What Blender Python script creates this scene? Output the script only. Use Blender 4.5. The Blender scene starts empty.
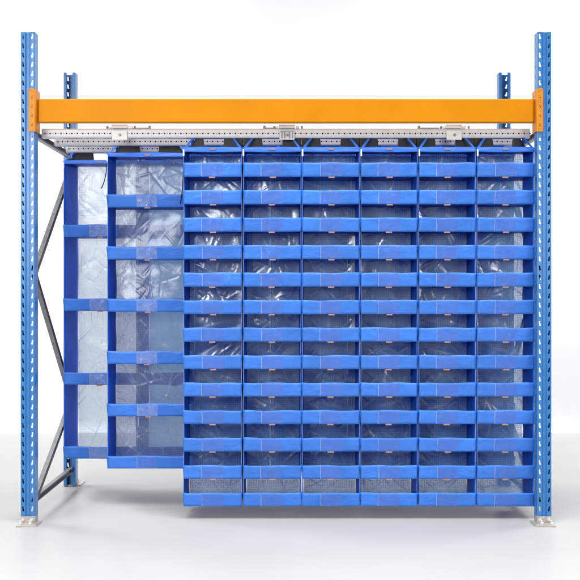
import bpy, math, random
from mathutils import Vector, noise
random.seed(11)
S = bpy.context.scene
C = S.collection

# ------------------------------------------------------------------ camera, world, lamps, exposure
U = 0.0054          # metres per photo pixel at the front plane of the rack (Y = 0)
D = 5.5             # camera distance to that plane
VX, VY = 293.0, 290.5
CZ = 1.258          # camera height
cam = bpy.data.cameras.new('camera'); camo = bpy.data.objects.new('camera', cam); C.objects.link(camo)
camo.location = (0, -D, CZ); camo.rotation_euler = (math.radians(90), 0, 0)
cam.sensor_width = 36; cam.lens = 36 * (D / U) / 580
cam.shift_x = -(VX - 290) / 580; cam.shift_y = (VY - 290) / 580
cam.clip_end = 200
S.camera = camo

w = bpy.data.worlds.new('World'); S.world = w; w.use_nodes = True
bg = w.node_tree.nodes['Background']; bg.inputs[0].default_value = (0.98, 0.99, 1.0, 1); bg.inputs[1].default_value = 0.30

def area(name, loc, target, size, size_y, power, col=(1, 1, 1), spread=180):
    l = bpy.data.lights.new(name, 'AREA'); l.shape = 'RECTANGLE'; l.size = size; l.size_y = size_y
    l.energy = power; l.color = col; l.spread = math.radians(spread)
    o = bpy.data.objects.new(name, l); C.objects.link(o); o.location = loc
    o.rotation_euler = (Vector(target) - Vector(loc)).to_track_quat('-Z', 'Y').to_euler()
    return o
area('softbox_key', (-3.4, -5.6, 3.3), (-0.2, 0.1, 1.2), 2.0, 2.0, 55)
area('softbox_fill', (-2.7, -7.4, 2.5), (-0.2, 0.1, 1.2), 2.2, 1.4, 165)
area('overhead_bank', (0, -1.7, 4.2), (0, -1.5, 0), 4.8, 2.4, 142, spread=105)
area('glint_light_right', (3.9, -6.2, 2.1), (0.6, 0.1, 1.2), 1.6, 1.5, 85)  # added light, gives glints on the right columns' film
area('backdrop_lamp_a', (-4.2, 2.1, 4.4), (-1.8, 3.65, 1.45), 3.0, 0.8, 158, spread=130)
area('backdrop_lamp_b', (4.2, 2.1, 4.4), (1.8, 3.65, 1.45), 3.0, 0.8, 158, spread=130)

S.view_settings.view_transform = 'Standard'; S.view_settings.look = 'None'
S.view_settings.exposure = 0.0; S.view_settings.gamma = 1
S.render.resolution_x = 1024; S.render.resolution_y = 1024
S.render.engine = 'CYCLES'
S.cycles.max_bounces = 10; S.cycles.transparent_max_bounces = 24; S.cycles.diffuse_bounces = 5

# ------------------------------------------------------------------ helpers
def sc(Y): return D / (D + Y)
def X(px, Y): return (px - VX) * U / sc(Y)
def Z(py, Y): return CZ - (py - VY) * U / sc(Y)

class MB:
    def __init__(s): s.v = []; s.f = []
    def add(s, vs, fs):
        b = len(s.v); s.v += [tuple(p) for p in vs]; s.f += [tuple(b + i for i in f) for f in fs]; return s
    def box(s, x0, x1, y0, y1, z0, z1):
        return s.add([(x0,y0,z0),(x1,y0,z0),(x1,y1,z0),(x0,y1,z0),(x0,y0,z1),(x1,y0,z1),(x1,y1,z1),(x0,y1,z1)],
                     [(0,3,2,1),(4,5,6,7),(0,1,5,4),(1,2,6,5),(2,3,7,6),(3,0,4,7)])
    def quad(s, a, b, c, d): return s.add([a, b, c, d], [(0,1,2,3)])
    def grid(s, nu, nv, fn):
        vs = [fn(i / nu, j / nv) for j in range(nv + 1) for i in range(nu + 1)]
        fs = [(j*(nu+1)+i, j*(nu+1)+i+1, (j+1)*(nu+1)+i+1, (j+1)*(nu+1)+i) for j in range(nv) for i in range(nu)]
        return s.add(vs, fs)
    def bar(s, a, b, w, h, up=(1,0,0)):      # rectangular bar a->b ; w along 'up', h across
        a = Vector(a); b = Vector(b); d = (b - a).normalized(); u = Vector(up); n = d.cross(u).normalized()
        ps = []
        for p in (a, b):
            for q, r in ((-1,-1),(1,-1),(1,1),(-1,1)): ps.append(p + u * q * w / 2 + n * r * h / 2)
        return s.add(ps, [(0,1,2,3),(7,6,5,4),(0,4,5,1),(1,5,6,2),(2,6,7,3),(3,7,4,0)])
    def tube(s, pts, r, n=8):
        pts = [Vector(p) for p in pts]; b = []
        for i, p in enumerate(pts):
            d = (pts[min(i+1, len(pts)-1)] - pts[max(i-1, 0)]).normalized()
            a = d.cross(Vector((0,1,0.01))).normalized(); c = d.cross(a)
            for k in range(n):
                t = 2*math.pi*k/n; b.append(p + a*math.cos(t)*r + c*math.sin(t)*r)
        fs = [(i*n+k, i*n+(k+1)%n, (i+1)*n+(k+1)%n, (i+1)*n+k) for i in range(len(pts)-1) for k in range(n)]
        fs += [tuple(range(n)), tuple((len(pts)-1)*n+k for k in reversed(range(n)))]
        return s.add(b, fs)
    def cyl(s, c, ax, r, h, n=12):
        c = Vector(c); ax = Vector(ax); return s.tube([c - ax*h/2, c + ax*h/2], r, n)
    def build(s, name, m, parent=None, smooth=False, bevel=0, solid=0, merge=True, seg=2, auto=False):
        me = bpy.data.meshes.new(name); me.from_pydata(s.v, [], s.f)
        import bmesh
        bm = bmesh.new(); bm.from_mesh(me)
        if merge: bmesh.ops.remove_doubles(bm, verts=bm.verts, dist=1e-5)
        bmesh.ops.recalc_face_normals(bm, faces=bm.faces)
        bm.to_mesh(me); bm.free()
        if smooth:
            for p in me.polygons: p.use_smooth = True
        me.materials.append(m)
        o = bpy.data.objects.new(name, me); C.objects.link(o)
        if parent: o.parent = parent
        if solid:
            q = o.modifiers.new('thickness', 'SOLIDIFY'); q.thickness = solid; q.offset = 0
        if bevel:
            q = o.modifiers.new('bevel', 'BEVEL'); q.width = bevel; q.segments = seg; q.limit_method = 'ANGLE'
        return o

def thing(name, loc, label, cat, group=None):
    o = bpy.data.objects.new(name, None); C.objects.link(o); o.location = loc; o.empty_display_size = .1
    o['label'] = label; o['category'] = cat
    if group: o['group'] = group
    return o

# ------------------------------------------------------------------ materials
def mat(name):
    m = bpy.data.materials.new(name); m.use_nodes = True; nt = m.node_tree
    b = nt.nodes['Principled BSDF']; return m, nt, b
def N(nt, t, **k):
    n = nt.nodes.new(t)
    for a, v in k.items(): setattr(n, a, v)
    return n
def noise_n(nt, scale, detail=4, rough=.5, coord='Object', stretch=(1,1,1), dist=0, glob=False):
    if glob:
        g = N(nt, 'ShaderNodeNewGeometry'); src = g.outputs['Position']
    else:
        g = N(nt, 'ShaderNodeTexCoord'); src = g.outputs[coord]
    mp = N(nt, 'ShaderNodeMapping'); mp.inputs['Scale'].default_value = stretch
    nt.links.new(src, mp.inputs[0])
    n = N(nt, 'ShaderNodeTexNoise'); n.inputs['Scale'].default_value = scale; n.inputs['Detail'].default_value = detail
    n.inputs['Roughness'].default_value = rough; n.inputs['Distortion'].default_value = dist
    nt.links.new(mp.outputs[0], n.inputs['Vector']); return n
def ramp(nt, src, stops):
    r = N(nt, 'ShaderNodeValToRGB'); e = r.color_ramp.elements
    while len(e) > 1: e.remove(e[0])
    e[0].position = stops[0][0]; e[0].color = stops[0][1]
    for p, c in stops[1:]:
        q = e.new(p); q.color = c
    nt.links.new(src, r.inputs[0]); return r
def c4(c, k=1): return (c[0]*k, c[1]*k, c[2]*k, 1)
def painted(name, col, rough=.35, var=.12, bump=.02, scale=14, metal=0, spec=.5, nscale=60, coat=0):
    m, nt, b = mat(name)
    n = noise_n(nt, scale, 6, .6, glob=True)
    r = ramp(nt, n.outputs[0], [(.3, c4(col, 1-var)), (.7, c4(col, 1+var))])
    nt.links.new(r.outputs[0], b.inputs['Base Color'])
    b.inputs['Roughness'].default_value = rough; b.inputs['Metallic'].default_value = metal
    b.inputs['Specular IOR Level'].default_value = spec; b.inputs['Coat Weight'].default_value = coat
    n2 = noise_n(nt, nscale, 3, .5, glob=True)
    bp = N(nt, 'ShaderNodeBump'); bp.inputs['Strength'].default_value = bump*10; bp.inputs['Distance'].default_value = .001
    nt.links.new(n2.outputs[0], bp.inputs['Height']); nt.links.new(bp.outputs[0], b.inputs['Normal'])
    rr = N(nt, 'ShaderNodeMapRange'); rr.inputs[3].default_value = rough*.8; rr.inputs[4].default_value = rough*1.25
    nt.links.new(n.outputs[0], rr.inputs[0]); nt.links.new(rr.outputs[0], b.inputs['Roughness'])
    return m

M = {}
M['post'] = painted('post_blue_enamel', (.034, .180, .46), .28, .08, .02)
M['beam'] = painted('beam_orange_enamel', (.63, .225, .001), .45, .07, .02, scale=3, spec=.12)
M['connector'] = painted('connector_orange_enamel', (.62, .22, .01), .4, .1, .02, spec=.3)
M['galv'] = painted('galvanised_steel', (.68, .68, .70), .45, .07, .02, scale=30, metal=.2)
M['galv_dark'] = painted('brace_steel', (.26, .25, .265), .42, .2, .03, scale=30, metal=.5)
M['foot'] = painted('foot_plate_zinc', (.50, .46, .42), .4, .25, .04, scale=60, metal=.5)
M['white_plate'] = painted('white_enamel_plate', (.82, .82, .80), .3, .05, .02)
M['black'] = painted('black_plastic', (.012, .013, .018), .45, .2, .02)
M['cord'] = painted('cord_black', (.01, .012, .02), .6, .1, .02)
M['tag'] = painted('salmon_tag', (.36, .20, .17), .5, .1, .02)
M['piping'] = painted('piping_lilac', (.24, .33, .68), .5, .1, .02)
M['white_clip'] = painted('white_plastic', (.78, .80, .85), .4, .05, .02)

def fabric(name, col, rough=.4, trans=.0, bumpd=.006):
    m, nt, b = mat(name)
    n = noise_n(nt, 5, 5, .6, glob=True)
    r = ramp(nt, n.outputs[0], [(.3, c4(col, .86)), (.7, c4(col, 1.12))])
    nt.links.new(r.outputs[0], b.inputs['Base Color'])
    b.inputs['Roughness'].default_value = rough; b.inputs['Specular IOR Level'].default_value = .45
    n2 = noise_n(nt, 9, 3, .5, glob=True, stretch=(1, 1, 1.8), dist=.6)
    n3 = noise_n(nt, 420, 2, .5, glob=True)
    ad = N(nt, 'ShaderNodeMath', operation='MULTIPLY_ADD'); ad.inputs[1].default_value = .03
    nt.links.new(n3.outputs[0], ad.inputs[0]); nt.links.new(n2.outputs[0], ad.inputs[2])
    bp = N(nt, 'ShaderNodeBump'); bp.inputs['Strength'].default_value = .55; bp.inputs['Distance'].default_value = bumpd
    nt.links.new(ad.outputs[0], bp.inputs['Height']); nt.links.new(bp.outputs[0], b.inputs['Normal'])
    if trans:
        t = N(nt, 'ShaderNodeBsdfTranslucent'); nt.links.new(r.outputs[0], t.inputs[0])
        mx = N(nt, 'ShaderNodeMixShader'); mx.inputs[0].default_value = trans
        nt.links.new(b.outputs[0], mx.inputs[1]); nt.links.new(t.outputs[0], mx.inputs[2])
        nt.links.new(mx.outputs[0], nt.nodes['Material Output'].inputs[0])
    return m
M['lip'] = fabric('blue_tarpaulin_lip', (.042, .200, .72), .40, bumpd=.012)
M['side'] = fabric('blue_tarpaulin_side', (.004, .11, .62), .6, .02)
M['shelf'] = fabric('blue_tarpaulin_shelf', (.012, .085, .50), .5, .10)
M['rim'] = fabric('blue_tarpaulin_rim', (.030, .17, .74), .4)
M['back_blue'] = fabric('blue_fabric_back', (.12, .38, .85), .5, .5)

def mesh_plastic(name, tint, dens, gloss=.16, gridp=.0105, rough=.24, thread=.24):
    m, nt, b = mat(name); L = nt.links
    tc = N(nt, 'ShaderNodeTexCoord'); sp = N(nt, 'ShaderNodeSeparateXYZ'); L.new(tc.outputs['Object'], sp.inputs[0])
    outs = []
    for ax in ('X', 'Z'):
        d = N(nt, 'ShaderNodeMath', operation='DIVIDE'); d.inputs[1].default_value = gridp; L.new(sp.outputs[ax], d.inputs[0])
        f = N(nt, 'ShaderNodeMath', operation='FRACT'); L.new(d.outputs[0], f.inputs[0])
        l = N(nt, 'ShaderNodeMath', operation='LESS_THAN'); l.inputs[1].default_value = .2; L.new(f.outputs[0], l.inputs[0]); outs.append(l)
    mx = N(nt, 'ShaderNodeMath', operation='MAXIMUM'); L.new(outs[0].outputs[0], mx.inputs[0]); L.new(outs[1].outputs[0], mx.inputs[1])
    # creases : ridged noise
    n1 = noise_n(nt, 4.5, 2, .4, glob=True, dist=.1)
    a = N(nt, 'ShaderNodeMath', operation='SUBTRACT'); a.inputs[1].default_value = .5; L.new(n1.outputs[0], a.inputs[0])
    ab = N(nt, 'ShaderNodeMath', operation='ABSOLUTE'); L.new(a.outputs[0], ab.inputs[0])
    n2 = noise_n(nt, 22, 2, .5, glob=True)
    h = N(nt, 'ShaderNodeMath', operation='MULTIPLY_ADD'); h.inputs[1].default_value = .12; L.new(n2.outputs[0], h.inputs[0]); L.new(ab.outputs[0], h.inputs[2])
    bp = N(nt, 'ShaderNodeBump'); bp.inputs['Strength'].default_value = .35; bp.inputs['Distance'].default_value = .02
    L.new(h.outputs[0], bp.inputs['Height'])
    at = N(nt, 'ShaderNodeAttribute', attribute_name='crease')      # folded film goes milky along its creases
    # haze of the film, thicker on threads
    f = N(nt, 'ShaderNodeMath', operation='MULTIPLY_ADD'); f.inputs[1].default_value = thread; f.inputs[2].default_value = dens
    ca = N(nt, 'ShaderNodeMath', operation='MULTIPLY_ADD'); ca.inputs[1].default_value = 1.3
    L.new(at.outputs['Fac'], ca.inputs[0]); L.new(mx.outputs[0], ca.inputs[2]); L.new(ca.outputs[0], f.inputs[0]); f.use_clamp = True
    df = N(nt, 'ShaderNodeBsdfDiffuse'); cm = N(nt, 'ShaderNodeMix', data_type='RGBA'); cm.inputs[6].default_value = c4(tint); cm.inputs[7].default_value = (.80, .86, .92, 1); L.new(at.outputs['Fac'], cm.inputs[0]); L.new(cm.outputs[2], df.inputs[0])
    tr = N(nt, 'ShaderNodeBsdfTranslucent'); tr.inputs[0].default_value = c4(tint)
    dt = N(nt, 'ShaderNodeMixShader'); dt.inputs[0].default_value = .5; L.new(df.outputs[0], dt.inputs[1]); L.new(tr.outputs[0], dt.inputs[2])
    L.new(bp.outputs[0], df.inputs['Normal'])
    tp = N(nt, 'ShaderNodeBsdfTransparent'); tp.inputs[0].default_value = (.93, .95, .98, 1)
    A = N(nt, 'ShaderNodeMixShader'); L.new(f.outputs[0], A.inputs[0]); L.new(tp.outputs[0], A.inputs[1]); L.new(dt.outputs[0], A.inputs[2])
    gl = N(nt, 'ShaderNodeBsdfGlossy'); gl.inputs['Roughness'].default_value = rough; gl.inputs[0].default_value = (.95, .97, 1, 1)
    L.new(bp.outputs[0], gl.inputs['Normal'])
    B = N(nt, 'ShaderNodeMixShader'); B.inputs[0].default_value = gloss; L.new(A.outputs[0], B.inputs[1]); L.new(gl.outputs[0], B.inputs[2])
    L.new(B.outputs[0], nt.nodes['Material Output'].inputs[0])
    return m
M['back'] = mesh_plastic('clear_gridded_film', (.46, .56, .69), .52, gloss=.036, rough=.20)
M['back_rear'] = fabric('pale_blue_fabric_back', (.30, .48, .72), .5, .75)
M['back_front'] = mesh_plastic('blue_tinted_gridded_film', (.38, .66, .98), .58, gloss=.12, rough=.20, thread=.34)

def pocket(name, base, glint):
    m, nt, b = mat(name); L = nt.links
    n1 = noise_n(nt, 30, 4, .65, glob=True, dist=1.2)
    bp = N(nt, 'ShaderNodeBump'); bp.inputs['Strength'].default_value = .8; bp.inputs['Distance'].default_value = .012
    L.new(n1.outputs[0], bp.inputs['Height'])
    b.inputs['Base Color'].default_value = c4(base); b.inputs['Roughness'].default_value = .3
    tp = N(nt, 'ShaderNodeBsdfTransparent')
    A = N(nt, 'ShaderNodeMixShader'); A.inputs[0].default_value = .35; L.new(tp.outputs[0], A.inputs[1]); L.new(b.outputs[0], A.inputs[2])
    gl = N(nt, 'ShaderNodeBsdfGlossy'); gl.inputs['Roughness'].default_value = .14; L.new(bp.outputs[0], gl.inputs['Normal'])
    B = N(nt, 'ShaderNodeMixShader'); B.inputs[0].default_value = glint; L.new(A.outputs[0], B.inputs[1]); L.new(gl.outputs[0], B.inputs[2])
    L.new(B.outputs[0], nt.nodes['Material Output'].inputs[0]); return m
M['pocket'] = pocket('label_pocket_film', (.050, .205, .75), .06)
M['pocket_shiny'] = pocket('label_pocket_film_shiny', (.13, .31, .78), .17)

# ------------------------------------------------------------------ setting: floor sweep and studio wall
m, nt, b = mat('studio_floor_dimmed')  # same sweep as the wall; weaker light put into its darker colour
n = noise_n(nt, 1.2, 5, .6, glob=True); r = ramp(nt, n.outputs[0], [(.3, (.43, .425, .412, 1)), (.7, (.455, .45, .436, 1))])
nt.links.new(r.outputs[0], b.inputs['Base Color'])
n2 = noise_n(nt, 2, 2, .5, glob=True); mr = N(nt, 'ShaderNodeMapRange'); mr.inputs[3].default_value = .30; mr.inputs[4].default_value = .40
nt.links.new(n2.outputs[0], mr.inputs[0]); nt.links.new(mr.outputs[0], b.inputs['Roughness']); b.inputs['Specular IOR Level'].default_value = .13
M['floor'] = m
M['wall'] = painted('studio_wall_paint', (.86, .87, .88), .8, .02, .005, scale=1)
WY = 3.62
f = MB().box(-9, 9, -9, WY-.10, -.1, 0).build('floor', M['floor']); f['kind'] = 'structure'
g = MB(); 
def wall_pt(u, v):
    x = -9 + 18*u
    R = .10; a = v * 6
    if a <= 1: return (x, WY - R + R*math.sin(a*math.pi/2) , R - R*math.cos(a*math.pi/2))
    return (x, WY, R + (a-1)*1.3)
g.grid(1, 36, wall_pt)
f = g.build('studio_wall', M['wall'], smooth=True); f['kind'] = 'structure'

# ------------------------------------------------------------------ pallet rack
rack = thing('pallet_rack', (0, 0, 0), 'large pallet rack with blue perforated uprights and one orange front beam', 'pallet rack')
PL, PR = (27.7 - VX) * U, (544.4 - VX) * U
PTOP = Z(31.8, 0)
PD = .072
HY = 1.10
def slot_cell(mb, x0, x1, z0, z1, hole, to3):
    """rectangular panel x0..x1, z0..z1 with an 8 point hole; to3 maps (x,z)->3d"""
    xm, zm = (x0+x1)/2, (z0+z1)/2
    outer = [(x0,z0),(xm,z0),(x1,z0),(x1,zm),(x1,z1),(xm,z1),(x0,z1),(x0,zm)]
    vs = [to3(*p) for p in outer + hole]
    mb.add(vs, [(i, (i+1) % 8, 8+(i+1) % 8, 8+i) for i in range(8)])
def teardrop(cx, zc, sg, k=1.0):
    # top sits outwards, foot leans to the middle of the post and is wider
    # order: low outer, low middle, low inner, mid inner, top inner, top middle, top outer, mid outer ; x>0 is towards the groove
    pts = [(-.0030,-.0130),(.0020,-.0145),(.0075,-.0115),(.0040,-.0010),(.0022,.0115),(-.0010,.0135),(-.0048,.0110),(-.0044,-.0010)]
    if sg > 0: q = [(cx + x*k, zc + z*k) for x, z in pts]
    else:
        q = [(cx - x*k, zc + z*k) for x, z in pts]; q = [q[2], q[1], q[0], q[7], q[6], q[5], q[4], q[3]]
    return q
def make_post(name, x, y, flip, label):
    """front faces -Y when flip=1; mirrored front to back when flip=-1"""
    mb = MB(); n = int(PTOP / .05); z0 = .006; H = PTOP
    T = lambda xx, yy, zz: (x + xx, y + flip*yy, zz)
    for sg, cx, a, b_ in ((1, -.025, -.034, -.014), (-1, .025, .014, .034)):
        zb = z0
        first = (H - z0) % .05
        mb.quad(T(a,0,zb), T(b_,0,zb), T(b_,0,zb+first), T(a,0,zb+first)); zb += first
        while zb < H - .001:
            slot_cell(mb, a, b_, zb, zb+.05, teardrop(cx, zb+.025, sg), lambda p, q: T(p, 0, q)); zb += .05
    path = [[(-.014,0),(-.009,.010),(.009,.010),(.014,0)],
            [(.034,0),(.0365,.001),(.0375,.0035),(.0375,PD-.003),(.035,PD),(.020,PD),(.020,PD-.010)],
            [(-.034,0),(-.0365,.001),(-.0375,.0035),(-.0375,PD-.003),(-.035,PD),(-.020,PD),(-.020,PD-.010)]]
    for p in path:
        for (xa, ya), (xb, yb) in zip(p, p[1:]):
            mb.quad(T(xa,ya,z0), T(xb,yb,z0), T(xb,yb,H), T(xa,ya,H))
    o = mb.build(name, M['post'], rack, solid=.0022)
    o['label'] = label
    # foot: floor plate with an upstand and two bolts
    s_in = 1 if x < 0 else -1
    fp = MB()
    xa, xb = x - s_in*.042, x + s_in*.068
    fp.box(min(xa,xb), max(xa,xb), min(y-flip*.085,y+flip*.045), max(y-flip*.085,y+flip*.045), .001, .007)
    fp.box(x-.041, x+.041, min(y-flip*.006,y-flip*.0022), max(y-flip*.006,y-flip*.0022), .007, .040)
    fp.box(x-.0415, x-.0390, min(y-flip*.002,y+flip*.05), max(y-flip*.002,y+flip*.05), .007, .040)
    fp.box(x+.0390, x+.0415, min(y-flip*.002,y+flip*.05), max(y-flip*.002,y+flip*.05), .007, .040)
    ft = fp.build('foot_plate', M['foot'], o, bevel=.0012)
    for dx in (-.024, .024):
        bo = MB(); bo.cyl((x+dx, y-flip*.009, .022), (0,1,0), .0085, .008, 6)
        bo.build('bolt', M['galv'], o, bevel=.0008)
        bo = MB(); bo.cyl((x+dx*1.1, y-flip*.052, .012), (0,0,1), .010, .010, 6)
        bo.cyl((x+dx*1.1, y-flip*.052, .020), (0,0,1), .005, .018, 8)
        bo.build('anchor_bolt', M['galv'], o, bevel=.0008)
    return o
make_post('upright', PL, 0, 1, 'light blue front upright on the left with teardrop slots')
make_post('upright', PR, 0, 1, 'light blue front upright on the right with teardrop slots')
make_post('upright', PL, HY, -1, 'dark blue rear upright on the left, open side to the front')
make_post('upright', PR, HY, -1, 'dark blue rear upright on the right, open side to the front')

def channel(mb, a, b_, wx=.022, h=.034, t=.003):
    a = Vector(a); b_ = Vector(b_); d = (b_-a).normalized(); n = d.cross(Vector((1,0,0))).normalized()
    mb.bar(a, b_, t, h)                                         # web
    for s_ in (-1, 1):
        off = n * s_ * (h/2 - t/2)
        for e in ((1,) if a.x < 0 else (-1,)):
            o2 = Vector((e*(wx/2+t/2), 0, 0))
            mb.bar(a+off+o2, b_+off+o2, wx, t)
for x in (PL, PR):
    nodes = [((.03,.11),(1.07,.11)), ((.06,.115),(1.05,.585)), ((1.05,.545),(.05,1.385)), ((.05,1.345),(1.05,2.095)), ((.03,2.115),(1.07,2.115))]
    for (ya, za), (yb, zb) in nodes:
        mb = MB(); e = .0045 if x < 0 else -.0045
        k = nodes.index(((ya,za),(yb,zb)))
        xo = x + e*(k % 2) * 2.2
        channel(mb, (xo, ya, za), (xo, yb, zb))
        mb.build('brace', M['galv_dark'], rack, merge=False)

def make_beam(y, flip, label):
    dz = 0 if flip == 1 else -.022
    z0, z1 = Z(122.4, .035) + dz, Z(98.8, .035) + dz
    xl, xr = PL + .0435, PR - .0435
    ya, yb = y + flip*.034, y + flip*.082
    o = MB().box(xl+.003, xr-.003, min(ya,yb), max(ya,yb), z0, z1).build('beam', M['beam'], rack, bevel=.007, seg=4)
    for p in o.data.polygons: p.use_smooth = False
    o['label'] = label
    g = MB()      # two shallow folds along the face
    cz0, cz1 = (Z(131.7, 0), Z(88.2, 0)) if flip == 1 else (z0-.012, z1+.002)
    nc = 4 if flip == 1 else 2
    for x, sg in ((PL, 1), (PR, -1)):
        mb = MB()
        T = lambda xx, yy, zz: (x + sg*xx, y + flip*yy, zz)
        a, b_ = .008, .037
        h4 = (cz1 - cz0 - .05*nc)/2
        mb.quad(T(a,-.006,cz0), T(b_,-.006,cz0), T(b_,-.006,cz0+h4), T(a,-.006,cz0+h4))
        mb.add([T(a,-.006,cz1-h4), T(b_,-.006,cz1-h4), T(b_,-.006,cz1-.006), T(b_-.006,-.006,cz1), T(a+.008,-.006,cz1), T(a,-.006,cz1-.008)], [(0,1,2,3,4,5)])
        for k in range(nc):
            zb = cz0+h4+.05*k
            hole = teardrop(.025, zb+.025, -1, .8)
            slot_cell(mb, a, b_, zb, zb+.05, hole, lambda p, q: T(p, -.006, q))
        pp = [(.037,-.006),(.0405,-.0045),(.0425,-.001),(.0435,.004),(.0435,.088)]
        for (xa, y1), (xb, y2) in zip(pp, pp[1:]):
            mb.quad(T(xa,y1,cz0), T(xb,y2,cz0), T(xb,y2,cz1-.006), T(xa,y1,cz1-.006))
        c = mb.build('beam_connector', M['connector'], o, solid=.003)
        for k in range(4):
            hk = MB()
            zb = cz0+h4+.05*k+.026
            hk.add([T(.021,-.008,zb+.008), T(.029,-.008,zb+.008), T(.027,-.011,zb-.010), T(.022,-.011,zb-.010), T(.021,-.003,zb+.008), T(.029,-.003,zb+.008), T(.027,-.003,zb-.010), T(.022,-.003,zb-.010)],
                   [(0,1,2,3),(4,7,6,5),(0,4,5,1),(1,5,6,2),(2,6,7,3),(3,7,4,0)])
            hk.build('hook', M['connector'], o, bevel=.001)
make_beam(0, 1, 'orange front beam hooked into both front uprights')
make_beam(HY, -1, 'orange rear beam hidden behind the mounting rails')

# ------------------------------------------------------------------ mounting rails
RXL, RXR = -257.4*U, 242.8*U
RZ1, RZ0 = Z(128.6, .13), Z(138.0, .13)
RY = (.13, .43, .73)
def circle(cx, cz, r):
    a = [(-1,-1),(0,-1.4142),(1,-1),(1.4142,0),(1,1),(0,1.4142),(-1,1),(-1.4142,0)]
    return [(cx+p*r*.7071, cz+q*r*.7071) for p, q in a]
rl = ['front perforated steel rail just below the orange beam, three white or zinc clamps on it',
      'middle perforated steel rail, its left end showing between the front and rear rails',
      'rear perforated steel rail, lowest looking and shortest looking of the three']
for i, y in enumerate(RY):
    t = thing('mounting_rail', ((RXL+RXR)/2, y, RZ0), rl[i], 'rail', 'perforated rails under the beam')
    cx0 = -(RXR-RXL)/2; L_ = RXR-RXL; hz = RZ1-RZ0
    mb = MB(); T = lambda p, q: (p, 0, q)
    n = int((L_-.02)/.015); st = (L_-.02)/n
    e = .008
    mb.quad(T(cx0,e), T(cx0+.01,e), T(cx0+.01,hz-e), T(cx0,hz-e)); mb.quad(T(-cx0-.01,e), T(-cx0,e), T(-cx0,hz-e), T(-cx0-.01,hz-e))
    mb.quad(T(cx0,e), T(-cx0,e), (-cx0,.002,.003), (cx0,.002,.003)); mb.quad(T(cx0,hz-e), T(-cx0,hz-e), (-cx0,.003,hz-.001), (cx0,.003,hz-.001))
    for k in range(n):
        xa = cx0+.01+k*st
        r = .0050 if k % 2 == 0 else .0027
        slot_cell(mb, xa, xa+st, e, hz-e, circle(xa+st/2, hz*.47, r), T)
    w_ = .055
    mb.quad((cx0,.003,hz-.001), (-cx0,.003,hz-.001), (-cx0,w_,hz-.001), (cx0,w_,hz-.001))
    mb.quad((cx0,w_,hz-.001), (-cx0,w_,hz-.001), (-cx0,w_,.003), (cx0,w_,.003))
    mb.quad((cx0,.002,.003), (-cx0,.002,.003), (-cx0,.030,.001), (cx0,.030,.001))
    mb.quad((cx0,.045,.001), (-cx0,.045,.001), (-cx0,w_,.003), (cx0,w_,.003))
    mb.quad((cx0,.030,.001), (-cx0,.030,.001), (-cx0,.030,.012), (cx0,.030,.012))
    mb.quad((cx0,.045,.001), (-cx0,.045,.001), (-cx0,.045,.012), (cx0,.045,.012))
    mb.build('track', M['galv'], t, solid=.002)
    MB().box(cx0+.004, -cx0-.004, .0045, .0065, .006, hz-.006).build('hole_shade_strip', M['black'], t)  # added dark strip standing in for shade inside the holes
    for sx in (cx0+.012, -cx0-.012):
        ec = MB().cyl((sx+.010, -.003, hz*.47), (0,1,0), .006, .006, 8)
        ec.build('end_bolt', M['galv_dark'], t)
    ox = (RXL+RXR)/2
    cl = (119.6, 287.0, 454.2) if i == 0 else ()
    for j, px in enumerate(cl):
        cx = X(px, .12) - ox
        pm = M['galv'] if j == 1 else M['white_plate']
        zt = Z(130.4, .12) - RZ0; zb = Z(139.8, .12) - RZ0
        p = MB().box(cx-.042, cx+.042, -.012, -.006, zb, zt).build('clamp_plate', pm, t, bevel=.002)
        p['label'] = 'bare zinc clamp plate' if j == 1 else 'white clamp plate'
        b2 = MB().cyl((cx+.002, -.0145, (zb+zt)/2), (0,1,0), .008, .006, 6)
        if j == 1:
            for q in (-.028, -.012, .014, .030): b2.box(cx+q-.003, cx+q+.003, -.0155, -.0122, zb+.008, zt-.008)
            b2.box(cx-.038, cx+.038, -.0150, -.0122, zt-.010, zt-.006)
        b2.build('bolt', M['galv_dark'], p, bevel=.0008)
        # bracket between rail and beam
        zc = Z(122.6, .06) - RZ0
        bk = MB().box(cx-.046, cx+.044, -.012, .06, hz+.002, zc-.001)
        bk.box(cx-.060, cx-.048, -.004, .02, hz+.001, zc-.010)
        bk.box(cx+.048, cx+.068, -.004, .02, hz+.001, zc-.006)
        bk.build('clamp_bracket', pm, t, bevel=.002)
        b3 = MB().tube([(cx-.070, .005, hz+.001), (cx-.070, .005, zc-.008)], .007, 8)
        b3.build('clamp_screw', M['galv_dark'], t, bevel=.0008)
        b3 = MB().tube([(cx+.082, .005, hz+.001), (cx+.082, .005, zc-.006)], .006, 8)
        b3.build('clamp_screw', M['galv_dark'], t, bevel=.0008); b3 = MB()
        sx = .17 if j == 0 else (-.13 if j == 1 else -.20)
        b3.box(cx+min(sx,sx*.4), cx+max(sx, sx*.4), .002, .022, hz+.001, hz+.006)
        b3.cyl((cx+sx*.96, .012, hz+.010), (0,0,1), .007, .016, 8)
        b3.build('guide_strip', M['galv_dark'], t, bevel=.0008)
for px in (119.6, 287.0, 454.2):
    x = X(px, .12)
    MB().box(x-.03, x+.03, .21, 1.00, RZ1+.004, RZ1+.028).build('cross_bar', M['galv'], rack, bevel=.002)

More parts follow.
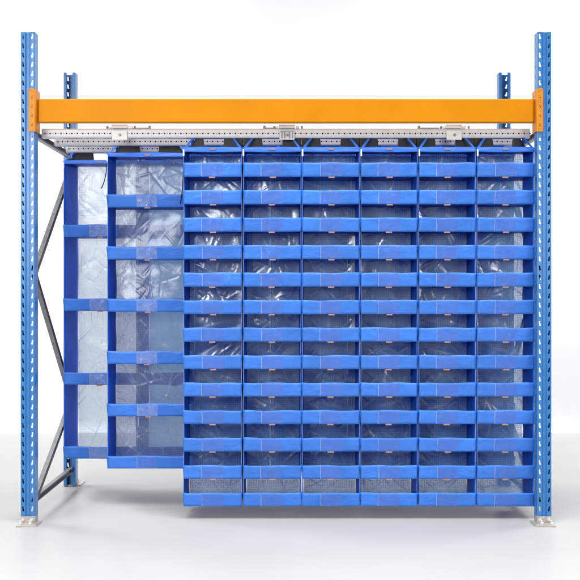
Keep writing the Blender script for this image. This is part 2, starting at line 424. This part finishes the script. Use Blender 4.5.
# ------------------------------------------------------------------ hanging columns
def wob(x, y, z, s=4.0, a=.004):
    return noise.noise(Vector((x*s, y*s, z*s))) * a
SEEDC = [0]
def make_column(name, cx, yf, wid, depth, z_rim, lips, lip_h, label, group, clear=True, pocket_w=.115, back_in=.006, shiny=.15, cord=None, full=(0, 0), strap_in=.045, side_w=None, blocks=None, rimh=.026, detailed=True, film=None):
    SEEDC[0] += 1; sd = SEEDC[0] * 7.31
    rnd = random.Random(SEEDC[0])
    base = lips[-1]
    t = thing(name, (cx, yf, base), label, 'hanging shelves', group); t['kind'] = 'thing'
    hw = wid/2; H = z_rim - base
    zs = [z - base for z in lips]        # lip bottoms, top to bottom
    pitch = zs[0]-zs[1]
    skew = rnd.uniform(-.002, .002)
    # side panels
    for sg in (-1, 1):
        def side(u, v):
            z = v * H; y = .001 + u * (depth - .001)
            fr = min(abs(z - q) for q in zs + [H]) / (pitch/2)
            bulge = -.003 * min(1, fr) * math.sin(math.pi*min(1, .25+u*.75))
            x = hw - .0018 - back_in*u + bulge + wob(sd+sg, y*2, z, 5, .007)*min(1, fr)
            return (sg*x, y, z)
        nz = max(36, int(H/.03))
        o = MB().grid(8, nz, side).build('side_panel', M['side'], t, smooth=True, solid=.0016)
        pp = [(sg*(hw-.0022 + wob(sd+sg, 0, k*H/nz, 5, .002)), -.0005, k*H/nz) for k in range(nz+1)]
        if detailed: MB().tube(pp, .0013, 5).build('piping', M['piping'], t, smooth=True)
    # back film
    # creased film: straight folds of random place, length and direction
    folds = []
    area_ = (2*hw) * H
    for _ in range(int(area_ * ((520 if film else 330) if clear else 0))):
        fx, fz = rnd.uniform(-hw, hw), rnd.uniform(0, H)
        an = rnd.choice((.9, -.9, .55, -.6, 1.2, -1.3, 2.6)) + rnd.uniform(-.35, .35)
        folds.append((fx, fz, math.cos(an), math.sin(an), *rnd.choice(((rnd.uniform(.04, .15), rnd.uniform(.006, .012), rnd.uniform(-.0030, .0030)), (rnd.uniform(.012, .05), rnd.uniform(.006, .009), rnd.uniform(-.003, .003))))))
    def back(u, v):
        x = (u*2-1)*(hw-.006-back_in); z = v*H
        cr[0] = 0
        d = noise.noise(Vector((x*4+sd, z*4, 1.3))) * .010 + noise.noise(Vector((x*13+sd, z*13, 5.3)))*.0022
        for fx, fz, c_, s_, ln, wd, am in folds:
            ex, ez = x-fx, z-fz
            if abs(ex) > .17 or abs(ez) > .17: continue
            al = ex*c_ + ez*s_
            if abs(al) > ln: continue
            ac = abs(-ex*s_ + ez*c_)
            if ac > wd: continue
            k_ = (1-(al/ln)**2)
            d += .6 * am * (1-ac/wd) * k_
            if ac < .0055: cr[0] = max(cr[0], (1-ac/.0055) * k_ * min(1, abs(am)/.0028))
        cl.append(cr[0])
        return (x, depth - .016 + d*min(1, 8*u, 8*(1-u)), z)
    cr = [0]; cl = []
    nu_, nv_ = (int(wid/.0055), int(H/.006)) if clear else (14, 50)
    bo = MB().grid(nu_, nv_, back).build('back_panel', (film or M['back']) if clear else (film or M['back_blue']), t, smooth=True)
    if clear:
        at = bo.data.attributes.new('crease', 'FLOAT', 'POINT')
        if len(at.data) == len(cl): at.data.foreach_set('value', cl)
        else: print('crease mismatch', len(at.data), len(cl))
    # top : panel, front rim, straps, trolley blocks
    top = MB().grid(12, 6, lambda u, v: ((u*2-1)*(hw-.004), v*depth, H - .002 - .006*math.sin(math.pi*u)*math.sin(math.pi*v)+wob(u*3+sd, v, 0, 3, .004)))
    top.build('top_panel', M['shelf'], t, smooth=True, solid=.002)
    def rim(u, v):
        x = (u*2-1)*(hw + .001)
        return (x, -.004-.007*math.sin(v*math.pi*.5) + wob(x*4, sd, v, 3, .003), H + .003 - v*rimh + .002*math.sin(math.pi*u) - .004*v*math.sin(math.pi*u))
    ro = MB().grid(24, 5, rim).build('top_rim', M['rim'], t, smooth=True, solid=.002)
    MB().box(-.017, .017, -.017, -.0125, H-.014, H-.006).build('tag', M['tag'], ro, bevel=.001)
    rz = RZ0 - base + .002     # underside of rails
    ry = .035
    for sg in (-1, 1):
        for y0 in (.004, depth-.01):
            a = Vector((sg*(hw-.004), y0, H+.002)); b_ = Vector((sg*(hw-strap_in), ry+.002, rz))
            MB().quad(a, a + Vector((-sg*.014, 0, 0)), b_ + Vector((-sg*.014, 0, 0)), b_).build('strap', M['rim'], t, solid=.002)
        q0, q1 = hw - strap_in - .016, .052
        tb = MB(); ps = [(q1, H+.004), (hw-.026, H+.004), (q0, rz+.001), (q1+.006, rz+.001)]
        if full[0 if sg < 0 else 1]: ps = [(q1, H+.004), (hw+.0010, H+.004), (hw+.0010, rz+.001), (q1+.006, rz+.001)]
        tb.add([(sg*x, ry+.028, z) for x, z in ps] + [(sg*x, ry+.060, z) for x, z in ps], [(0,1,2,3),(7,6,5,4),(0,4,5,1),(1,5,6,2),(2,6,7,3),(3,7,4,0)])
        tb.build('trolley', M['black'], t, bevel=.003)
        if detailed and sg == -1:
            MB().box(-hw-.001, -hw+.007, -.019, -.012, H-.048, H-.010).build('rim_clip', M['white_clip'], t, bevel=.001)
    # shelves
    for k, z in enumerate(zs):
        sag = rnd.uniform(.001, .005)
        lw = hw + .0015
        def shelf(u, v):
            x = (u*2-1)*(hw-.006-back_in*v)
            return (x, v*(depth-.012), z + .002 - sag*math.sin(math.pi*u)*math.sin(math.pi*min(1, v+.1)))
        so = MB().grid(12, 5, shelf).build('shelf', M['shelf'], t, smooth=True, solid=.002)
        out = .014 + rnd.uniform(-.003, .004); topdip = rnd.uniform(-.0003, .0012); ph = rnd.uniform(0, 6); amp = rnd.uniform(.0004, .0014)
        sl = rnd.uniform(-.002, .002)
        def yl(u, v):
            x = (u*2-1)
            e = max(0, abs(x)-.9)/.1
            return -.003 - out*v + amp*math.sin(ph + u*7 + v*2) + wob(x*2+sd, k*3.1, v, 1.6, .003)*v + .010*e*e*v
        def lipf(u, v):
            wv = lw - .0045*(1-v)
            x = (u*2-1)*wv + skew
            zz = z - .003 + v*(lip_h) - topdip*math.sin(math.pi*u)*v + .0015*math.sin(ph*2+u*9)*v + sl*(u-.5)
            return (x, yl(u, v), zz)
        lo = MB().grid(30, 6, lipf).build('front_lip', M['lip'], so, smooth=True, solid=.0022)
        if detailed:
            pw = pocket_w/2 + rnd.uniform(-.001, .001); px0 = rnd.uniform(-.003, .003)
            def pk(u, v):
                x = px0 + (u*2-1)*pw; uu = (x/lw+1)/2; vv = .04 + v*.90
                return (x, yl(uu, vv) - .0035 - .002*math.sin(u*math.pi)*rnd.random()*.3, z - .003 + vv*lip_h - topdip*math.sin(math.pi*uu)*vv)
            MB().grid(14, 5, pk).build('label_pocket', M['pocket_shiny'] if rnd.random() < shiny else M['pocket'], so, smooth=True)
            # welded edge strip of the pocket
            MB().grid(1, 5, lambda u, v: (px0 - pw - .004 + u*.004, yl((px0-pw)/lw/2+.5, .04+v*.9) - .0038, z-.003+(.04+v*.9)*lip_h)).build('pocket_seam', M['piping'], so)
        if k < len(zs)-1:
            dx = rnd.uniform(-.004, .004)
            MB().box(dx-.017, dx+.017, -.008, -.003, z-.010, z-.002).build('tag', M['tag'], so, bevel=.001)
    if cord:
        pts = [(x_, y_, z_) for x_, y_, z_ in cord]
        MB().tube(pts, .003, 6).build('cord', M['cord'], t, smooth=True)
    return t

# front row: six narrow columns of thirteen bins
Y1 = .10
lipz = [Z(176.3 + 27.45*k, Y1) for k in range(13)]
edges = [(183.4, 242.2), (243.0, 301.4), (302.0, 359.9), (360.5, 417.7), (418.4, 475.9), (476.6, 534.3)]
ordn = ['leftmost narrow blue bin column of the front row, beside the wide five foot hanging bays',
        'narrow blue bin column of the front row, second from the left',
        'third narrow blue bin column from the left, directly below the bare zinc clamp',
        'fourth narrow blue bin column from the left, just right of the zinc clamp',
        'fifth narrow blue bin column from the left, directly below the right white clamp',
        'rightmost narrow blue bin column, touching the right front upright, pale strip showing through its back']
ordn[0] = 'leftmost narrow blue bin column of the front row, beside the wide middle row column'
for i, (a, b_) in enumerate(edges):
    xa, xb = X(a, Y1), X(b_, Y1)
    make_column('hanging_bins', (xa+xb)/2, Y1, xb-xa, .25, Z(147.8, Y1), lipz, .0765, ordn[i], 'narrow bin columns in the front row', shiny=(.05, .0, 0, 0, .0, .25)[i], film=M['back_front'], full=(i > 0, i < 5))
# middle row
Y2 = .40
lz2 = [Z(206.9 + 52.2*k, Y2) for k in range(6)]
for i in range(5):
    a = 107.2 + 81.6*i; xa, xb = X(a, Y2), X(a+81.0, Y2)
    cord = None
    if i == 0:
        cx = (xa+xb)/2; bz = lz2[-1]
        cord = [(X(px, Y2-.03)-cx, -.03, Z(py, Y2-.03)-bz) for px, py in ((183,157),(183.6,166),(183.2,178),(182.4,190),(181.0,199),(180.2,204))]
    make_column('hanging_bays', (xa+xb)/2, Y2, xb-xa, .25, Z(153.6, Y2), lz2, .0745,
        'wide six bay blue column with clear backs, between the rear column and the front row' if i == 0 else
        ['', 'wide blue column hidden behind the first and second narrow front columns', 'wide blue column hidden behind the second and third narrow front columns',
         'wide blue column hidden behind the fourth and fifth narrow front columns', 'wide blue column hidden behind the two rightmost narrow front columns'][i],
        'wide columns in the middle row', clear=(i == 0), shiny=.8, cord=cord, detailed=(i == 0), rimh=.022)
# rear row
Y3 = .69
lz3 = [Z(236.6 + 73.8*k, Y3) for k in range(4)]
for i in range(6):
    a = 63.6 + 74.2*i; xa, xb = X(a, Y3), X(a+73.0, Y3)
    cord = None
    if i == 0:
        cx = (xa+xb)/2; bz = lz3[-1]
        cord = [(X(px, Y3-.02)-cx, -.02, Z(py, Y3-.02)-bz) for px, py in ((106.2,164),(106.4,170),(105.6,176),(104,182),(102.4,186),(101.2,188.5))]
    make_column('hanging_bays', (xa+xb)/2, Y3, xb-xa, .27, Z(161.0, Y3), lz3, .0745,
        'wide four bay blue column hanging farthest back at the left end, pale clear back' if i == 0 else
        ['', 'rear wide blue column seen only through the clear back of the middle row column', 'rear wide blue column hidden behind the leftmost narrow columns',
         'rear wide blue column hidden behind the central narrow columns', 'rear wide blue column hidden behind the fourth and fifth narrow columns', 'rear wide blue column hidden behind the right narrow columns'][i],
        'wide columns in the rear row', clear=(i == 0), shiny=.9, cord=cord, detailed=(i == 0), back_in=.03, rimh=.022, film=None if i == 0 else M['back_rear'])
